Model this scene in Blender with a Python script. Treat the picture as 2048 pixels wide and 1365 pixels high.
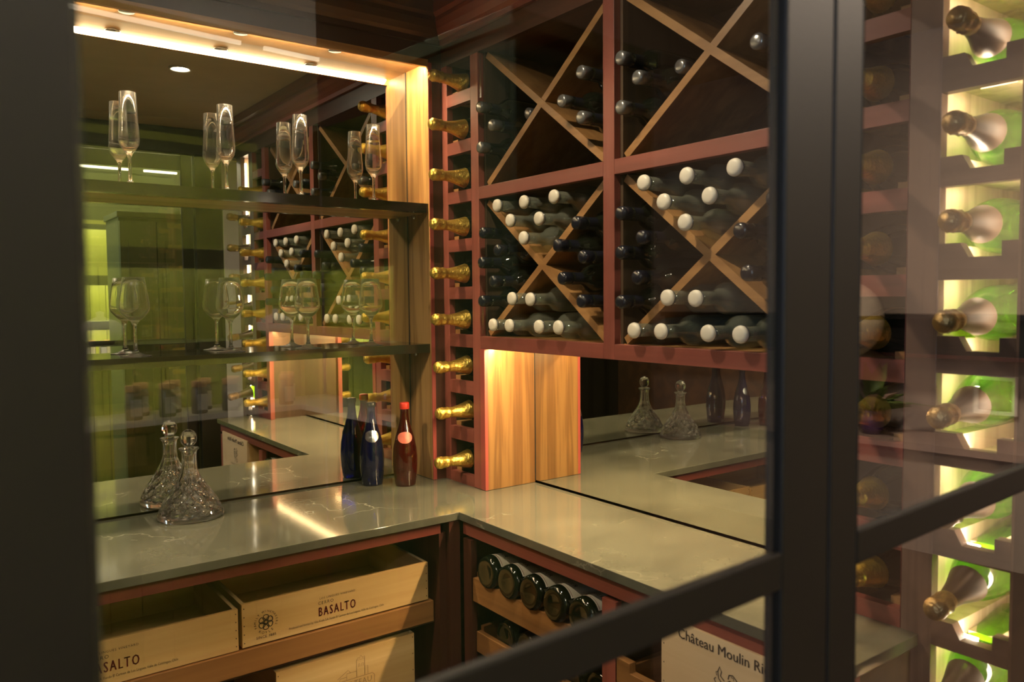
import bpy, bmesh, math, random
from mathutils import Vector, Matrix
random.seed(7)
PI = math.pi
for o in list(bpy.data.objects):
    bpy.data.objects.remove(o)
SC = bpy.context.scene
COL = SC.collection

# ------------------------------------------------------------------ camera
cd = bpy.data.cameras.new('camera'); cam = bpy.data.objects.new('camera', cd); COL.objects.link(cam)
rt = Vector((0.8029, -0.5960, -0.0085)).normalized(); fw = Vector((0.5948, 0.8021, -0.0544)).normalized()
up = rt.cross(fw).normalized(); rt = fw.cross(up)
cam.matrix_world = Matrix(((rt.x, up.x, -fw.x, -1.4502), (rt.y, up.y, -fw.y, -2.1904), (rt.z, up.z, -fw.z, 1.4465), (0, 0, 0, 1)))
cd.sensor_width = 36; cd.lens = 1606.0 / 2048 * 36
cd.clip_start = 0.01; cd.clip_end = 60
cd.dof.use_dof = True; cd.dof.focus_distance = 2.25; cd.dof.aperture_fstop = 6.3
SC.camera = cam

# ------------------------------------------------------------------ world, exposure
w = bpy.data.worlds.new('world'); SC.world = w; w.use_nodes = True
w.node_tree.nodes['Background'].inputs[0].default_value = (0.9, 0.8, 0.65, 1)
w.node_tree.nodes['Background'].inputs[1].default_value = 0.012
SC.view_settings.view_transform = 'Standard'; SC.view_settings.look = 'None'
SC.view_settings.exposure = 0.0; SC.view_settings.gamma = 1; SC.view_settings.use_curve_mapping = False
cy = SC.cycles
cy.max_bounces = 16; cy.glossy_bounces = 8; cy.transmission_bounces = 12; cy.transparent_max_bounces = 32; cy.diffuse_bounces = 4
cy.caustics_reflective = False; cy.caustics_refractive = False
cy.use_denoising = True
cy.sample_clamp_indirect = 6.0

WARM = (1.0, 0.70, 0.36)
LED_TOP = 220.0        # strip at the front of the niche soffit
LED_RACK = 410.0       # strip under the diamond rack
LED_COL = 200.0        # strip in the lit bottle column


def area(name, loc, size, power, color=(1, .8, .55), rot=(0, 0, 0)):
    l = bpy.data.lights.new(name, 'AREA'); l.shape = 'DISK'; l.size = size; l.energy = power; l.color = color
    o = bpy.data.objects.new(name, l); COL.objects.link(o); o.location = loc; o.rotation_euler = rot
    return o


def spot(name, loc, power, ang, color=(1, .78, .5), rot=(0, 0, 0), size=.03):
    l = bpy.data.lights.new(name, 'SPOT'); l.energy = power; l.spot_size = math.radians(ang); l.spot_blend = .6
    l.color = color; l.shadow_soft_size = size
    o = bpy.data.objects.new(name, l); COL.objects.link(o); o.location = loc; o.rotation_euler = rot
    return o


spot('cellar_downlight_beam', (-0.643, -0.91, 2.27), 20, 130)
spot('cellar_downlight_beam', (-1.55, -0.78, 2.275), 42, 140)
pl = bpy.data.lights.new('lobby_light', 'POINT'); pl.energy = 90; pl.color = (1, .86, .66); pl.shadow_soft_size = .12
po = bpy.data.objects.new('lobby_light', pl); COL.objects.link(po); po.location = (-1.0, -3.6, 2.75)
area('lobby_light', (1.6, -3.0, 2.92), .5, 105, (1, .80, .62))
area('window_light', (-3.2, -3.0, 1.9), 1.2, 45, (.62, .75, 1.0), (math.radians(90), 0, math.radians(-75)))


# ------------------------------------------------------------------ materials
def mat(name):
    m = bpy.data.materials.new(name); m.use_nodes = True
    nt = m.node_tree; nt.nodes.clear()
    out = nt.nodes.new('ShaderNodeOutputMaterial')
    return m, nt, out


def N(nt, t, **kw):
    n = nt.nodes.new(t)
    for k, v in kw.items():
        setattr(n, k, v)
    return n


def plain(name, col, rough=.5, metal=0., spec=.5, bump=0., bscale=200., coat=0.):
    m, nt, out = mat(name)
    p = N(nt, 'ShaderNodeBsdfPrincipled')
    p.inputs['Base Color'].default_value = (*col, 1); p.inputs['Roughness'].default_value = rough
    p.inputs['Metallic'].default_value = metal; p.inputs['Specular IOR Level'].default_value = spec
    p.inputs['Coat Weight'].default_value = coat; p.inputs['Coat Roughness'].default_value = .05
    # a little tonal variation, as a real surface has
    tc = N(nt, 'ShaderNodeTexCoord'); ns = N(nt, 'ShaderNodeTexNoise'); ns.inputs['Scale'].default_value = 9; ns.inputs['Detail'].default_value = 4
    hv = N(nt, 'ShaderNodeMix', data_type='RGBA'); hv.inputs['A'].default_value = (*[c * .88 for c in col], 1); hv.inputs['B'].default_value = (*[min(1, c * 1.1) for c in col], 1)
    nt.links.new(tc.outputs['Object'], ns.inputs['Vector']); nt.links.new(ns.outputs['Fac'], hv.inputs['Factor']); nt.links.new(hv.outputs['Result'], p.inputs['Base Color'])
    if bump:
        n2 = N(nt, 'ShaderNodeTexNoise'); n2.inputs['Scale'].default_value = bscale; n2.inputs['Detail'].default_value = 3
        b = N(nt, 'ShaderNodeBump'); b.inputs['Strength'].default_value = bump; b.inputs['Distance'].default_value = .003
        nt.links.new(tc.outputs['Object'], n2.inputs['Vector']); nt.links.new(n2.outputs['Fac'], b.inputs['Height']); nt.links.new(b.outputs['Normal'], p.inputs['Normal'])
    nt.links.new(p.outputs[0], out.inputs[0])
    return m


def wood(name, c_dark, c_light, axis='z', rough=.4, fine=90., rings=6., coat=0.):
    """grain runs along axis; colours are the wood's own"""
    m, nt, out = mat(name)
    p = N(nt, 'ShaderNodeBsdfPrincipled'); p.inputs['Roughness'].default_value = rough; p.inputs['Coat Weight'].default_value = coat; p.inputs['Coat Roughness'].default_value = .15
    tc = N(nt, 'ShaderNodeTexCoord')
    mp = N(nt, 'ShaderNodeMapping'); sc = {'x': (.04, 1, 1), 'y': (1, .04, 1), 'z': (1, 1, .04)}[axis]
    mp.inputs['Scale'].default_value = sc
    n1 = N(nt, 'ShaderNodeTexNoise'); n1.inputs['Scale'].default_value = fine; n1.inputs['Detail'].default_value = 6; n1.inputs['Roughness'].default_value = .6
    n2 = N(nt, 'ShaderNodeTexNoise'); n2.inputs['Scale'].default_value = rings * 3; n2.inputs['Detail'].default_value = 3; n2.inputs['Distortion'].default_value = .6
    wv = N(nt, 'ShaderNodeMath', operation='MULTIPLY'); wv.inputs[1].default_value = rings * 3
    sn = N(nt, 'ShaderNodeMath', operation='SINE')
    ab = N(nt, 'ShaderNodeMath', operation='MULTIPLY_ADD'); ab.inputs[1].default_value = .22; ab.inputs[2].default_value = .25
    ad = N(nt, 'ShaderNodeMath', operation='MULTIPLY_ADD'); ad.inputs[1].default_value = .55
    cr = N(nt, 'ShaderNodeValToRGB'); e = cr.color_ramp.elements
    e[0].position = .28; e[0].color = (*c_dark, 1); e[1].position = .72; e[1].color = (*c_light, 1)
    L = nt.links.new
    L(tc.outputs['Object'], mp.inputs['Vector']); L(mp.outputs[0], n1.inputs['Vector']); L(mp.outputs[0], n2.inputs['Vector'])
    L(n2.outputs['Fac'], wv.inputs[0]); L(wv.outputs[0], sn.inputs[0]); L(sn.outputs[0], ab.inputs[0])
    L(n1.outputs['Fac'], ad.inputs[0]); L(ab.outputs[0], ad.inputs[2]); L(ad.outputs[0], cr.inputs['Fac']); L(cr.outputs['Color'], p.inputs['Base Color'])
    b = N(nt, 'ShaderNodeBump'); b.inputs['Strength'].default_value = .12; b.inputs['Distance'].default_value = .001
    L(ad.outputs[0], b.inputs['Height']); L(b.outputs['Normal'], p.inputs['Normal'])
    L(p.outputs[0], out.inputs[0])
    return m


def shell_glass(name, tint, f0=.06, power=1.0, body=None, body_w=0., rough=0.0):
    """thin-walled glass: coloured transmission plus Fresnel reflection"""
    m, nt, out = mat(name)
    L = nt.links.new
    tr = N(nt, 'ShaderNodeBsdfTransparent'); tr.inputs[0].default_value = (*tint, 1)
    gl = N(nt, 'ShaderNodeBsdfGlossy'); gl.inputs['Roughness'].default_value = rough; gl.inputs[0].default_value = (1, 1, 1, 1)
    lw = N(nt, 'ShaderNodeLayerWeight'); lw.inputs['Blend'].default_value = .5
    pw = N(nt, 'ShaderNodeMath', operation='POWER'); pw.inputs[1].default_value = 5
    ma = N(nt, 'ShaderNodeMath', operation='MULTIPLY_ADD', use_clamp=True); ma.inputs[1].default_value = (1 - f0) * power; ma.inputs[2].default_value = f0
    mx = N(nt, 'ShaderNodeMixShader')
    L(lw.outputs['Facing'], pw.inputs[0]); L(pw.outputs[0], ma.inputs[0]); L(ma.outputs[0], mx.inputs[0])
    base = tr
    if body:
        df = N(nt, 'ShaderNodeBsdfDiffuse'); df.inputs[0].default_value = (*body, 1)
        m2 = N(nt, 'ShaderNodeMixShader'); m2.inputs[0].default_value = body_w
        L(tr.outputs[0], m2.inputs[1]); L(df.outputs[0], m2.inputs[2]); base = m2
    L(base.outputs[0], mx.inputs[1]); L(gl.outputs[0], mx.inputs[2]); L(mx.outputs[0], out.inputs[0])
    return m


def crystal(name, col=(1, 1, 1), ior=1.5):
    m, nt, out = mat(name)
    g = N(nt, 'ShaderNodeBsdfGlass'); g.inputs['Color'].default_value = (*col, 1); g.inputs['IOR'].default_value = ior; g.inputs['Roughness'].default_value = 0
    # rough gloss mixed in at grazing angles to brighten the glass outlines
    gl = N(nt, 'ShaderNodeBsdfGlossy'); gl.inputs['Roughness'].default_value = .32
    lw = N(nt, 'ShaderNodeLayerWeight'); lw.inputs['Blend'].default_value = .5
    pw = N(nt, 'ShaderNodeMath', operation='POWER'); pw.inputs[1].default_value = 3.0
    ma = N(nt, 'ShaderNodeMath', operation='MULTIPLY_ADD', use_clamp=True); ma.inputs[1].default_value = .34; ma.inputs[2].default_value = .02
    mx = N(nt, 'ShaderNodeMixShader'); L = nt.links.new
    L(lw.outputs['Facing'], pw.inputs[0]); L(pw.outputs[0], ma.inputs[0]); L(ma.outputs[0], mx.inputs[0])
    L(g.outputs[0], mx.inputs[1]); L(gl.outputs[0], mx.inputs[2]); L(mx.outputs[0], out.inputs[0])
    return m


def emit(name, col, s):
    m, nt, out = mat(name)
    e = N(nt, 'ShaderNodeEmission'); e.inputs[0].default_value = (*col, 1); e.inputs[1].default_value = s
    nt.links.new(e.outputs[0], out.inputs[0])
    return m


def stone(name):
    m, nt, out = mat(name); L = nt.links.new
    p = N(nt, 'ShaderNodeBsdfPrincipled'); p.inputs['Roughness'].default_value = .085; p.inputs['Specular IOR Level'].default_value = .6
    tc = N(nt, 'ShaderNodeTexCoord')
    n1 = N(nt, 'ShaderNodeTexNoise'); n1.inputs['Scale'].default_value = 5; n1.inputs['Detail'].default_value = 8; n1.inputs['Roughness'].default_value = .65
    cr = N(nt, 'ShaderNodeValToRGB'); e = cr.color_ramp.elements
    e[0].position = .3; e[0].color = (.070, .070, .052, 1); e[1].position = .72; e[1].color = (.132, .131, .098, 1)
    L(tc.outputs['Object'], n1.inputs['Vector']); L(n1.outputs['Fac'], cr.inputs['Fac'])
    # veins
    nd = N(nt, 'ShaderNodeTexNoise'); nd.inputs['Scale'].default_value = 7; nd.inputs['Detail'].default_value = 5
    mxv = N(nt, 'ShaderNodeMix', data_type='RGBA'); mxv.inputs['Factor'].default_value = .16
    L(tc.outputs['Object'], nd.inputs['Vector']); L(tc.outputs['Object'], mxv.inputs['A']); L(nd.outputs['Color'], mxv.inputs['B'])
    vo = N(nt, 'ShaderNodeTexVoronoi', feature='DISTANCE_TO_EDGE'); vo.inputs['Scale'].default_value = 3.6
    L(mxv.outputs['Result'], vo.inputs['Vector'])
    vr = N(nt, 'ShaderNodeMapRange'); vr.inputs['From Min'].default_value = 0; vr.inputs['From Max'].default_value = .007; vr.inputs['To Min'].default_value = 1; vr.inputs['To Max'].default_value = 0
    L(vo.outputs['Distance'], vr.inputs['Value'])
    nm = N(nt, 'ShaderNodeTexNoise'); nm.inputs['Scale'].default_value = 3.1; nm.inputs['Detail'].default_value = 4
    mr = N(nt, 'ShaderNodeMapRange'); mr.inputs['From Min'].default_value = .52; mr.inputs['From Max'].default_value = .66
    L(tc.outputs['Object'], nm.inputs['Vector']); L(nm.outputs['Fac'], mr.inputs['Value'])
    mu = N(nt, 'ShaderNodeMath', operation='MULTIPLY'); L(vr.outputs['Result'], mu.inputs[0]); L(mr.outputs['Result'], mu.inputs[1])
    mx = N(nt, 'ShaderNodeMix', data_type='RGBA'); mx.inputs['B'].default_value = (.30, .29, .22, 1)
    L(mu.outputs[0], mx.inputs['Factor']); L(cr.outputs['Color'], mx.inputs['A']); L(mx.outputs['Result'], p.inputs['Base Color'])
    L(p.outputs[0], out.inputs[0])
    return m


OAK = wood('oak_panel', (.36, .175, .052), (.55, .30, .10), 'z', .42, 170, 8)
OAKB = wood('oak_splash', (.165, .078, .023), (.275, .145, .047), 'z', .45, 170, 8)  # same oak as the niche, colour darkened to offset the strong rack strip
OAKX = wood('oak_soffit', (.30, .135, .040), (.52, .28, .10), 'x', .38, 70, 5)
RED = wood('red_stained_mahogany', (.17, .042, .030), (.27, .072, .052), 'z', .45, 60, 4)
REDY = wood('red_stained_rail', (.17, .042, .030), (.27, .072, .052), 'y', .45, 60, 4)
REDX = wood('red_stained_rail_x', (.15, .030, .022), (.22, .048, .034), 'x', .45, 60, 4)
EDGE = plain('red_edge_band', (.34, .065, .055), .4)
DARKWOOD = wood('dark_stained_wood', (.040, .018, .010), (.075, .034, .017), 'x', .42, 60, 4)
DARKRED = wood('dark_red_wood', (.055, .016, .010), (.095, .028, .017), 'z', .45, 60, 4)
INNER = wood('rack_interior', (.045, .025, .013), (.085, .048, .024), 'z', .6, 60, 4)
WALNUT = wood('walnut', (.085, .045, .032), (.165, .095, .068), 'z', .45, 120, 4)
WALNUTY = wood('walnut_rail', (.065, .034, .024), (.125, .070, .050), 'y', .45, 90, 4)
CELLWOOD = wood('pale_cell_wood', (.46, .31, .19), (.66, .47, .31), 'z', .5, 90, 5)
DIAG = wood('diagonal_board_wood', (.24, .115, .038), (.40, .21, .075), 'y', .45, 70, 4)
TRAY = wood('tray_wood', (.17, .075, .024), (.32, .15, .05), 'x', .42, 60, 4)
TRAYY = wood('tray_wood_y', (.17, .075, .024), (.32, .15, .05), 'y', .42, 60, 4)
PINE = wood('pine', (.60, .38, .15), (.82, .59, .29), 'x', .55, 26, 3.2)
PINEY = wood('pine_y', (.58, .42, .24), (.76, .59, .38), 'y', .55, 26, 3.2)
STONE = stone('grey_green_stone')
STEEL = plain('dark_bronze_steel', (.008, .0066, .0050), .5, .0, .18, .05, 400)
GASKET = plain('black_gasket', (.008, .008, .008), .7)
MIRROR, _nt, _o = mat('mirror_silver'); _g = N(_nt, 'ShaderNodeBsdfGlossy'); _g.inputs[0].default_value = (.86, .86, .80, 1); _g.inputs['Roughness'].default_value = 0; _nt.links.new(_g.outputs[0], _o.inputs[0])
PANE = shell_glass('window_glass', (.97, .98, .96), .042)
CRYSTAL = crystal('clear_crystal')
CLEARB = shell_glass('clear_bottle_glass', (.78, .85, .78), .10, 1., (.66, .70, .56), .12)
DARKB = plain('dark_bottle_glass', (.006, .008, .005), .06, 0, .6)
DARKCAP = plain('dark_blue_capsule', (.009, .010, .018), .25, 0, .5)
SILVERCAP = plain('steel_grey_capsule', (.20, .20, .20), .25, .6)
WHITECAP = plain('ivory_cap', (.74, .68, .56), .35)
GOLD = plain('gold_foil', (.80, .56, .11), .30, .9, .5, .9, 120)
BRONZE = plain('bronze_foil', (.34, .22, .09), .34, .75, .5, .8, 140)
FOILDARK = plain('dark_neck_label', (.075, .048, .032), .38, .4)
GREENB = shell_glass('lit_green_glass', (.46, .84, .08), .05, 1., (.10, .24, .02), .12)
CHAMPB = plain('deep_green_bottle', (.005, .008, .004), .07, 0, .6)
LABEL = plain('cream_label', (.72, .67, .57), .6)
REDLABEL = plain('red_label', (.55, .035, .02), .35)
COBALT = shell_glass('cobalt_glass', (.03, .04, .42), .09, 1., (.003, .004, .07), .30)
RUBY = shell_glass('ruby_glass', (.42, .03, .012), .09, 1., (.09, .006, .003), .25)
SILVER = plain('silver_foil', (.75, .75, .78), .22, 1.)
CORAL = plain('coral_label', (.62, .16, .11), .35, .2)
INK = plain('black_ink', (.018, .012, .010), .7)
REDINK = plain('oxblood_ink', (.16, .010, .014), .7)
GOLDINK = plain('gold_print', (.55, .38, .10), .4, .5)
PLASTER = plain('ceiling_plaster', (.62, .53, .40), .8)
UPPERWALL = plain('upper_wall_paint', (.50, .50, .47), .8)
GREENP = plain('olive_green_paint', (.22, .25, .035), .5)
GREEND = plain('dark_green_paint', (.065, .085, .016), .5)
BEIGE = plain('beige_wall_paint', (.40, .32, .26), .7)
FLOORM = wood('dark_floor_boards', (.06, .035, .02), (.11, .065, .035), 'x', .4, 50, 3)
WHITEP = plain('white_paint', (.72, .68, .60), .5)
CORK = plain('cork', (.50, .30, .12), .8)
JARG = plain('jar_contents', (.16, .15, .09), .25, 0, .6)
PAPER = plain('jar_paper', (.58, .56, .48), .7)
BALLOONM = plain('cream_balloon_skin', (.62, .52, .40), .28)
LEAFM = plain('leaf_green', (.22, .30, .07), .45)
PETALM = plain('pale_pink_petals', (.65, .42, .34), .5)
PURPLE = plain('purple_vase_glaze', (.13, .06, .16), .25)
BLACKP = plain('black_lacquer', (.012, .011, .011), .25)
LEDT = emit('led_niche', (1, .76, .46), LED_TOP)
LEDR = emit('led_rack', (1, .70, .36), LED_RACK)
LEDC = emit('led_column', (1, .86, .66), LED_COL)
LEDG = emit('led_lobby_shelf', (1, .85, .55), 160.)
LEDL = emit('led_lobby_line', (1, .88, .66), 5.)
LAMPM = emit('downlight_lens', (1, .88, .70), 500.)


# ------------------------------------------------------------------ mesh builder
ORG = {}


class MB:
    def __init__(s):
        s.v = []; s.f = []; s.m = []; s.mats = []; s.sm = []

    def mi(s, m):
        if m not in s.mats:
            s.mats.append(m)
        return s.mats.index(m)

    def add(s, vs, fs, m=None, smooth=False):
        b = len(s.v); s.v += [tuple(v) for v in vs]; i = s.mi(m) if m else 0
        for f in fs:
            s.f.append(tuple(b + k for k in f)); s.m.append(i); s.sm.append(smooth)
        return s

    def box(s, x0, x1, y0, y1, z0, z1, m=None):
        x0, x1 = sorted((x0, x1)); y0, y1 = sorted((y0, y1)); z0, z1 = sorted((z0, z1))
        v = [(x0, y0, z0), (x1, y0, z0), (x1, y1, z0), (x0, y1, z0), (x0, y0, z1), (x1, y0, z1), (x1, y1, z1), (x0, y1, z1)]
        return s.add(v, [(0, 3, 2, 1), (4, 5, 6, 7), (0, 1, 5, 4), (1, 2, 6, 5), (2, 3, 7, 6), (3, 0, 4, 7)], m)

    def prism(s, poly, a0, a1, plane='yz', m=None):
        """polygon in a plane swept along the third axis from a0 to a1"""
        def P(p, a):
            return {'yz': (a, p[0], p[1]), 'xz': (p[0], a, p[1]), 'xy': (p[0], p[1], a)}[plane]
        n = len(poly)
        v = [P(p, a0) for p in poly] + [P(p, a1) for p in poly]
        f = [tuple(range(n))[::-1], tuple(range(n, 2 * n))] + [(i, (i + 1) % n, n + (i + 1) % n, n + i) for i in range(n)]
        return s.add(v, f, m)

    def lathe(s, prof, n=24, m=None, smooth=True, closed=False, c=(0, 0, 0)):
        v = []; f = []; rows = []
        for r, z in prof:
            if r < 1e-6:
                rows.append([len(v)]); v.append((c[0], c[1], c[2] + z))
            else:
                rows.append(list(range(len(v), len(v) + n)))
                v += [(c[0] + r * math.cos(2 * PI * k / n), c[1] + r * math.sin(2 * PI * k / n), c[2] + z) for k in range(n)]
        if closed:
            rows.append(rows[0])
        for a, b in zip(rows, rows[1:]):
            for k in range(n):
                k2 = (k + 1) % n
                if len(a) == 1 and len(b) == 1:
                    continue
                if len(a) == 1:
                    f.append((a[0], b[k2], b[k]))
                elif len(b) == 1:
                    f.append((a[k], a[k2], b[0]))
                else:
                    f.append((a[k], a[k2], b[k2], b[k]))
        return s.add(v, f, m, smooth)

    def tube(s, pts, r, n=6, m=None, smooth=True):
        pts = [Vector(p) for p in pts]; v = []; f = []
        for i, p in enumerate(pts):
            d = (pts[min(i + 1, len(pts) - 1)] - pts[max(i - 1, 0)]).normalized()
            a = d.orthogonal().normalized() if abs(d.z) > .99 else d.cross(Vector((0, 0, 1))).normalized()
            b = d.cross(a)
            v += [p + (a * math.cos(2 * PI * k / n) + b * math.sin(2 * PI * k / n)) * r for k in range(n)]
        for i in range(len(pts) - 1):
            for k in range(n):
                f.append((i * n + k, i * n + (k + 1) % n, (i + 1) * n + (k + 1) % n, (i + 1) * n + k))
        f.append(tuple(range(n))[::-1]); f.append(tuple((len(pts) - 1) * n + k for k in range(n)))
        return s.add(v, f, m, smooth)

    def ball(s, c, r, m=None, sx=1, sy=1, sz=1, n=14, k=9):
        prof = [(r * math.sin(PI * i / k), -r * math.cos(PI * i / k)) for i in range(k + 1)]
        b = len(s.v); s.lathe(prof, n, m)
        s.v[b:] = [(c[0] + x * sx, c[1] + y * sy, c[2] + z * sz) for x, y, z in s.v[b:]]
        return s

    def build(s, name, m=None, parent=None, bevel=0, tag=None):
        me = bpy.data.meshes.new(name)
        o = bpy.data.objects.new(name, me); COL.objects.link(o)
        off = (0, 0, 0)
        if parent is not None:
            off = ORG.get(parent.name, (0, 0, 0)); o.parent = parent
        ORG[o.name] = off
        me.from_pydata([(x - off[0], y - off[1], z - off[2]) for x, y, z in s.v], [], s.f)
        if m is not None:
            me.materials.append(m)
        else:
            for q in s.mats:
                me.materials.append(q)
            me.polygons.foreach_set('material_index', s.m)
        me.polygons.foreach_set('use_smooth', s.sm)
        me.update()
        if bevel:
            b = o.modifiers.new('bevel', 'BEVEL'); b.width = bevel; b.segments = 2; b.limit_method = 'ANGLE'; b.angle_limit = .7
        return o


def Bx(*a):
    return MB().box(*a)


def tag(o, label=None, cat=None, group=None, kind=None):
    if label: o['label'] = label
    if cat: o['category'] = cat
    if group: o['group'] = group
    if kind: o['kind'] = kind
    return o


def thing(name, label, cat, loc=(0, 0, 0), group=None, kind=None):
    o = bpy.data.objects.new(name, None); COL.objects.link(o); o.location = loc; o.empty_display_size = .05
    ORG[o.name] = tuple(loc)
    return tag(o, label, cat, group, kind)


def proto(name, label, cat, group=None):
    """a thing modelled about its own base at the origin; placed later"""
    return thing(name, label, cat, (0, 0, 0), group)


def dup(root):
    r = root.copy(); COL.objects.link(r)
    for ch in list(root.children):
        c = ch.copy(); COL.objects.link(c); c.parent = r
        for g in ch.children:
            d = g.copy(); COL.objects.link(d); d.parent = c
    return r


def text(mb, s, size, place, m, align='CENTER', spacing=1.0, wscale=1.0):
    """flat lettering: place(x, y) puts text-plane coordinates into the world"""
    cu = bpy.data.curves.new('t', 'FONT'); cu.body = s; cu.size = size; cu.align_x = align; cu.space_character = spacing; cu.resolution_u = 2
    ob = bpy.data.objects.new('t', cu); COL.objects.link(ob)
    bpy.context.view_layer.update()
    me = bpy.data.meshes.new_from_object(ob.evaluated_get(bpy.context.evaluated_depsgraph_get()))
    mb.add([place(v.co.x * wscale, v.co.y) for v in me.vertices], [tuple(p.vertices) for p in me.polygons], m)
    bpy.data.objects.remove(ob); bpy.data.curves.remove(cu); bpy.data.meshes.remove(me)


def ribbon(mb, pts, wd, place, m, closed=False):
    """a drawn line of width wd in the print's plane"""
    P = [Vector((p[0], p[1])) for p in pts]; n = len(P); L = []; R = []
    for i in range(n):
        a = P[(i - 1) % n] if closed else P[max(i - 1, 0)]; b = P[(i + 1) % n] if closed else P[min(i + 1, n - 1)]
        d = (b - a); d = d.normalized() if d.length > 1e-9 else Vector((1, 0)); q = Vector((-d.y, d.x)) * wd / 2
        L.append(P[i] + q); R.append(P[i] - q)
    v = [place(p.x, p.y) for p in L] + [place(p.x, p.y) for p in R]
    rng = range(n) if closed else range(n - 1)
    mb.add(v, [(i, (i + 1) % n, n + (i + 1) % n, n + i) for i in rng], m)


# ================================================================== the room
XL = -2.5
CEIL = 2.29
tag(Bx(-3.6, 3.6, -7, .6, -.05, 0).build('floor', FLOORM), kind='structure')
tag(Bx(XL, .3, -1.86, .3, CEIL, CEIL + .05).build('ceiling', PLASTER), kind='structure')
tag(Bx(-3.6, 3.6, -7, -1.95, 3.0, 3.05).build('ceiling_lobby', PLASTER), kind='structure')
tag(Bx(XL, .34, .02, .08, 0, 2.4).build('wall_back', DARKWOOD), kind='structure')
tag(Bx(.145, .2, -1.86, .02, 0, 2.4).build('wall_right', DARKWOOD), kind='structure')
tag(Bx(XL - .06, XL, -1.9, .08, 0, 2.4).build('wall_left', DARKWOOD), kind='structure')

# header board above the niche, with stepped cornice; the same along the rack
DY = -.131; FX = -.176
tag(Bx(XL, FX, DY, .02, 2.134, CEIL).build('trim_1', DARKWOOD), kind='structure')
cor = [(0, 2.185), (-.012, 2.185), (-.012, 2.20), (-.024, 2.208), (-.036, 2.222), (-.044, 2.24), (-.044, 2.252), (-.062, 2.256), (-.062, CEIL), (0, CEIL)]
tag(MB().prism([(DY + a, z) for a, z in cor], XL, FX, 'yz').build('trim_2', DARKWOOD), kind='structure')
tag(Bx(FX, .14, -1.76, DY, 2.125, CEIL).build('trim_3', wood('dark_header', (.045, .016, .010), (.080, .028, .017), 'y', .42)), kind='structure')
tag(MB().prism([(FX + a, z) for a, z in cor], -1.76, DY, 'xz').build('trim_4', REDY), kind='structure')
tag(Bx(-.213, FX, DY, -.12, .90, 2.134).build('trim_5', DARKRED), kind='structure')  # corner filler; its shade is put into the darker red

# ================================================================== mirror niche on the back wall
PX = -.221
n = thing('mirror_niche', 'oak lined display niche with lit soffit and two shelves of stemware', 'niche', (PX, 0, .9))
Bx(PX, PX + .010, -.129, 0, .901, 2.134).build('side_panel', OAK, n)
Bx(PX, PX + .012, -.132, -.129, .901, 2.134).build('edge_band', EDGE, n)
Bx(XL, PX + .012, -.121, .02, 2.134, 2.142).build('soffit', OAKX, n)
Bx(XL, PX, -.132, -.121, 2.1215, 2.142).build('front_lip', OAKX, n)
lb = MB(); lb.prism([(-.1205, 2.1225), (-.1030, 2.1335), (-.1205, 2.1335)], XL + .05, PX - .012, 'yz')
lo = lb.build('light_strip', LEDT, n)
for x in (-1.02, -.75, -.49):
    MB().lathe([(0, 0), (.018, 0), (.020, .003), (0, .003)], 16, c=(x, -.085, 2.131)).build('puck_light', SILVER, n)
Bx(XL, PX, -.1, 0, 1.6983, 1.7252).build('stemware_shelf', wood('shelf_wood', (.50, .26, .09), (.70, .42, .17), 'x', .4), n)  # wood lightened so its colour stands for a lit underside
Bx(XL, PX, -.1227, -.1, 1.6983, 1.7252).build('shelf_lip', plain('black_gloss_edge', (.020, .014, .008), .12, 0, .6), n)
Bx(XL, PX, -.1, 0, 1.2837, 1.3096).build('stemware_shelf', shelfb := plain('dark_gloss_shelf', (.030, .026, .012), .10, 0, .7), n)  # solid dark board, opaque
Bx(XL, PX, -.1227, -.1, 1.2837, 1.3096).build('shelf_lip', shelfb, n)
for z in (1.69, 1.2755):
    for y in (-.05,):
        MB().lathe([(0, 0), (.004, 0), (.004, .012), (0, .012)], 10, c=(PX - .006, y, z - .004)).build('shelf_pin', SILVER, n)
ma_ = Bx(XL, PX, 0, .006, .906, 2.134).build('wall_mirror', MIRROR)
Bx(PX - .0022, PX, -.0012, 0, .906, 2.134).build('edge_seal', GASKET, ma_)
tag(ma_, 'tall frameless mirror behind the stemware shelves and decanter', 'mirror')

# oak panel and mirror under the diamond rack
QY = -.3445
n2 = thing('oak_splash_panel', 'upright oak panel with red edge between counter and diamond rack', 'panel', (0, QY, .9))
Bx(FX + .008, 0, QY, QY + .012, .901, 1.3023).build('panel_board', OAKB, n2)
Bx(FX - .002, FX + .008, QY, QY + .022, .901, 1.3023).build('edge_band', EDGE, n2)
mb_ = Bx(0, .006, -1.41, QY, .907, 1.3023).build('counter_mirror', MIRROR)
Bx(-.0012, 0, QY - .0022, QY, .907, 1.3023).build('edge_seal', GASKET, mb_)
tag(mb_, 'long low mirror behind the counter beneath the diamond rack', 'mirror')

# ================================================================== racks on the right wall
BARS = [(.90, .93), (1.028, 1.066), (1.166, 1.204), (1.303, 1.340), (1.4425, 1.478), (1.581, 1.616), (1.7208, 1.7549), (1.862, 1.897), (2.002, 2.036)]
RB = .14


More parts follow.
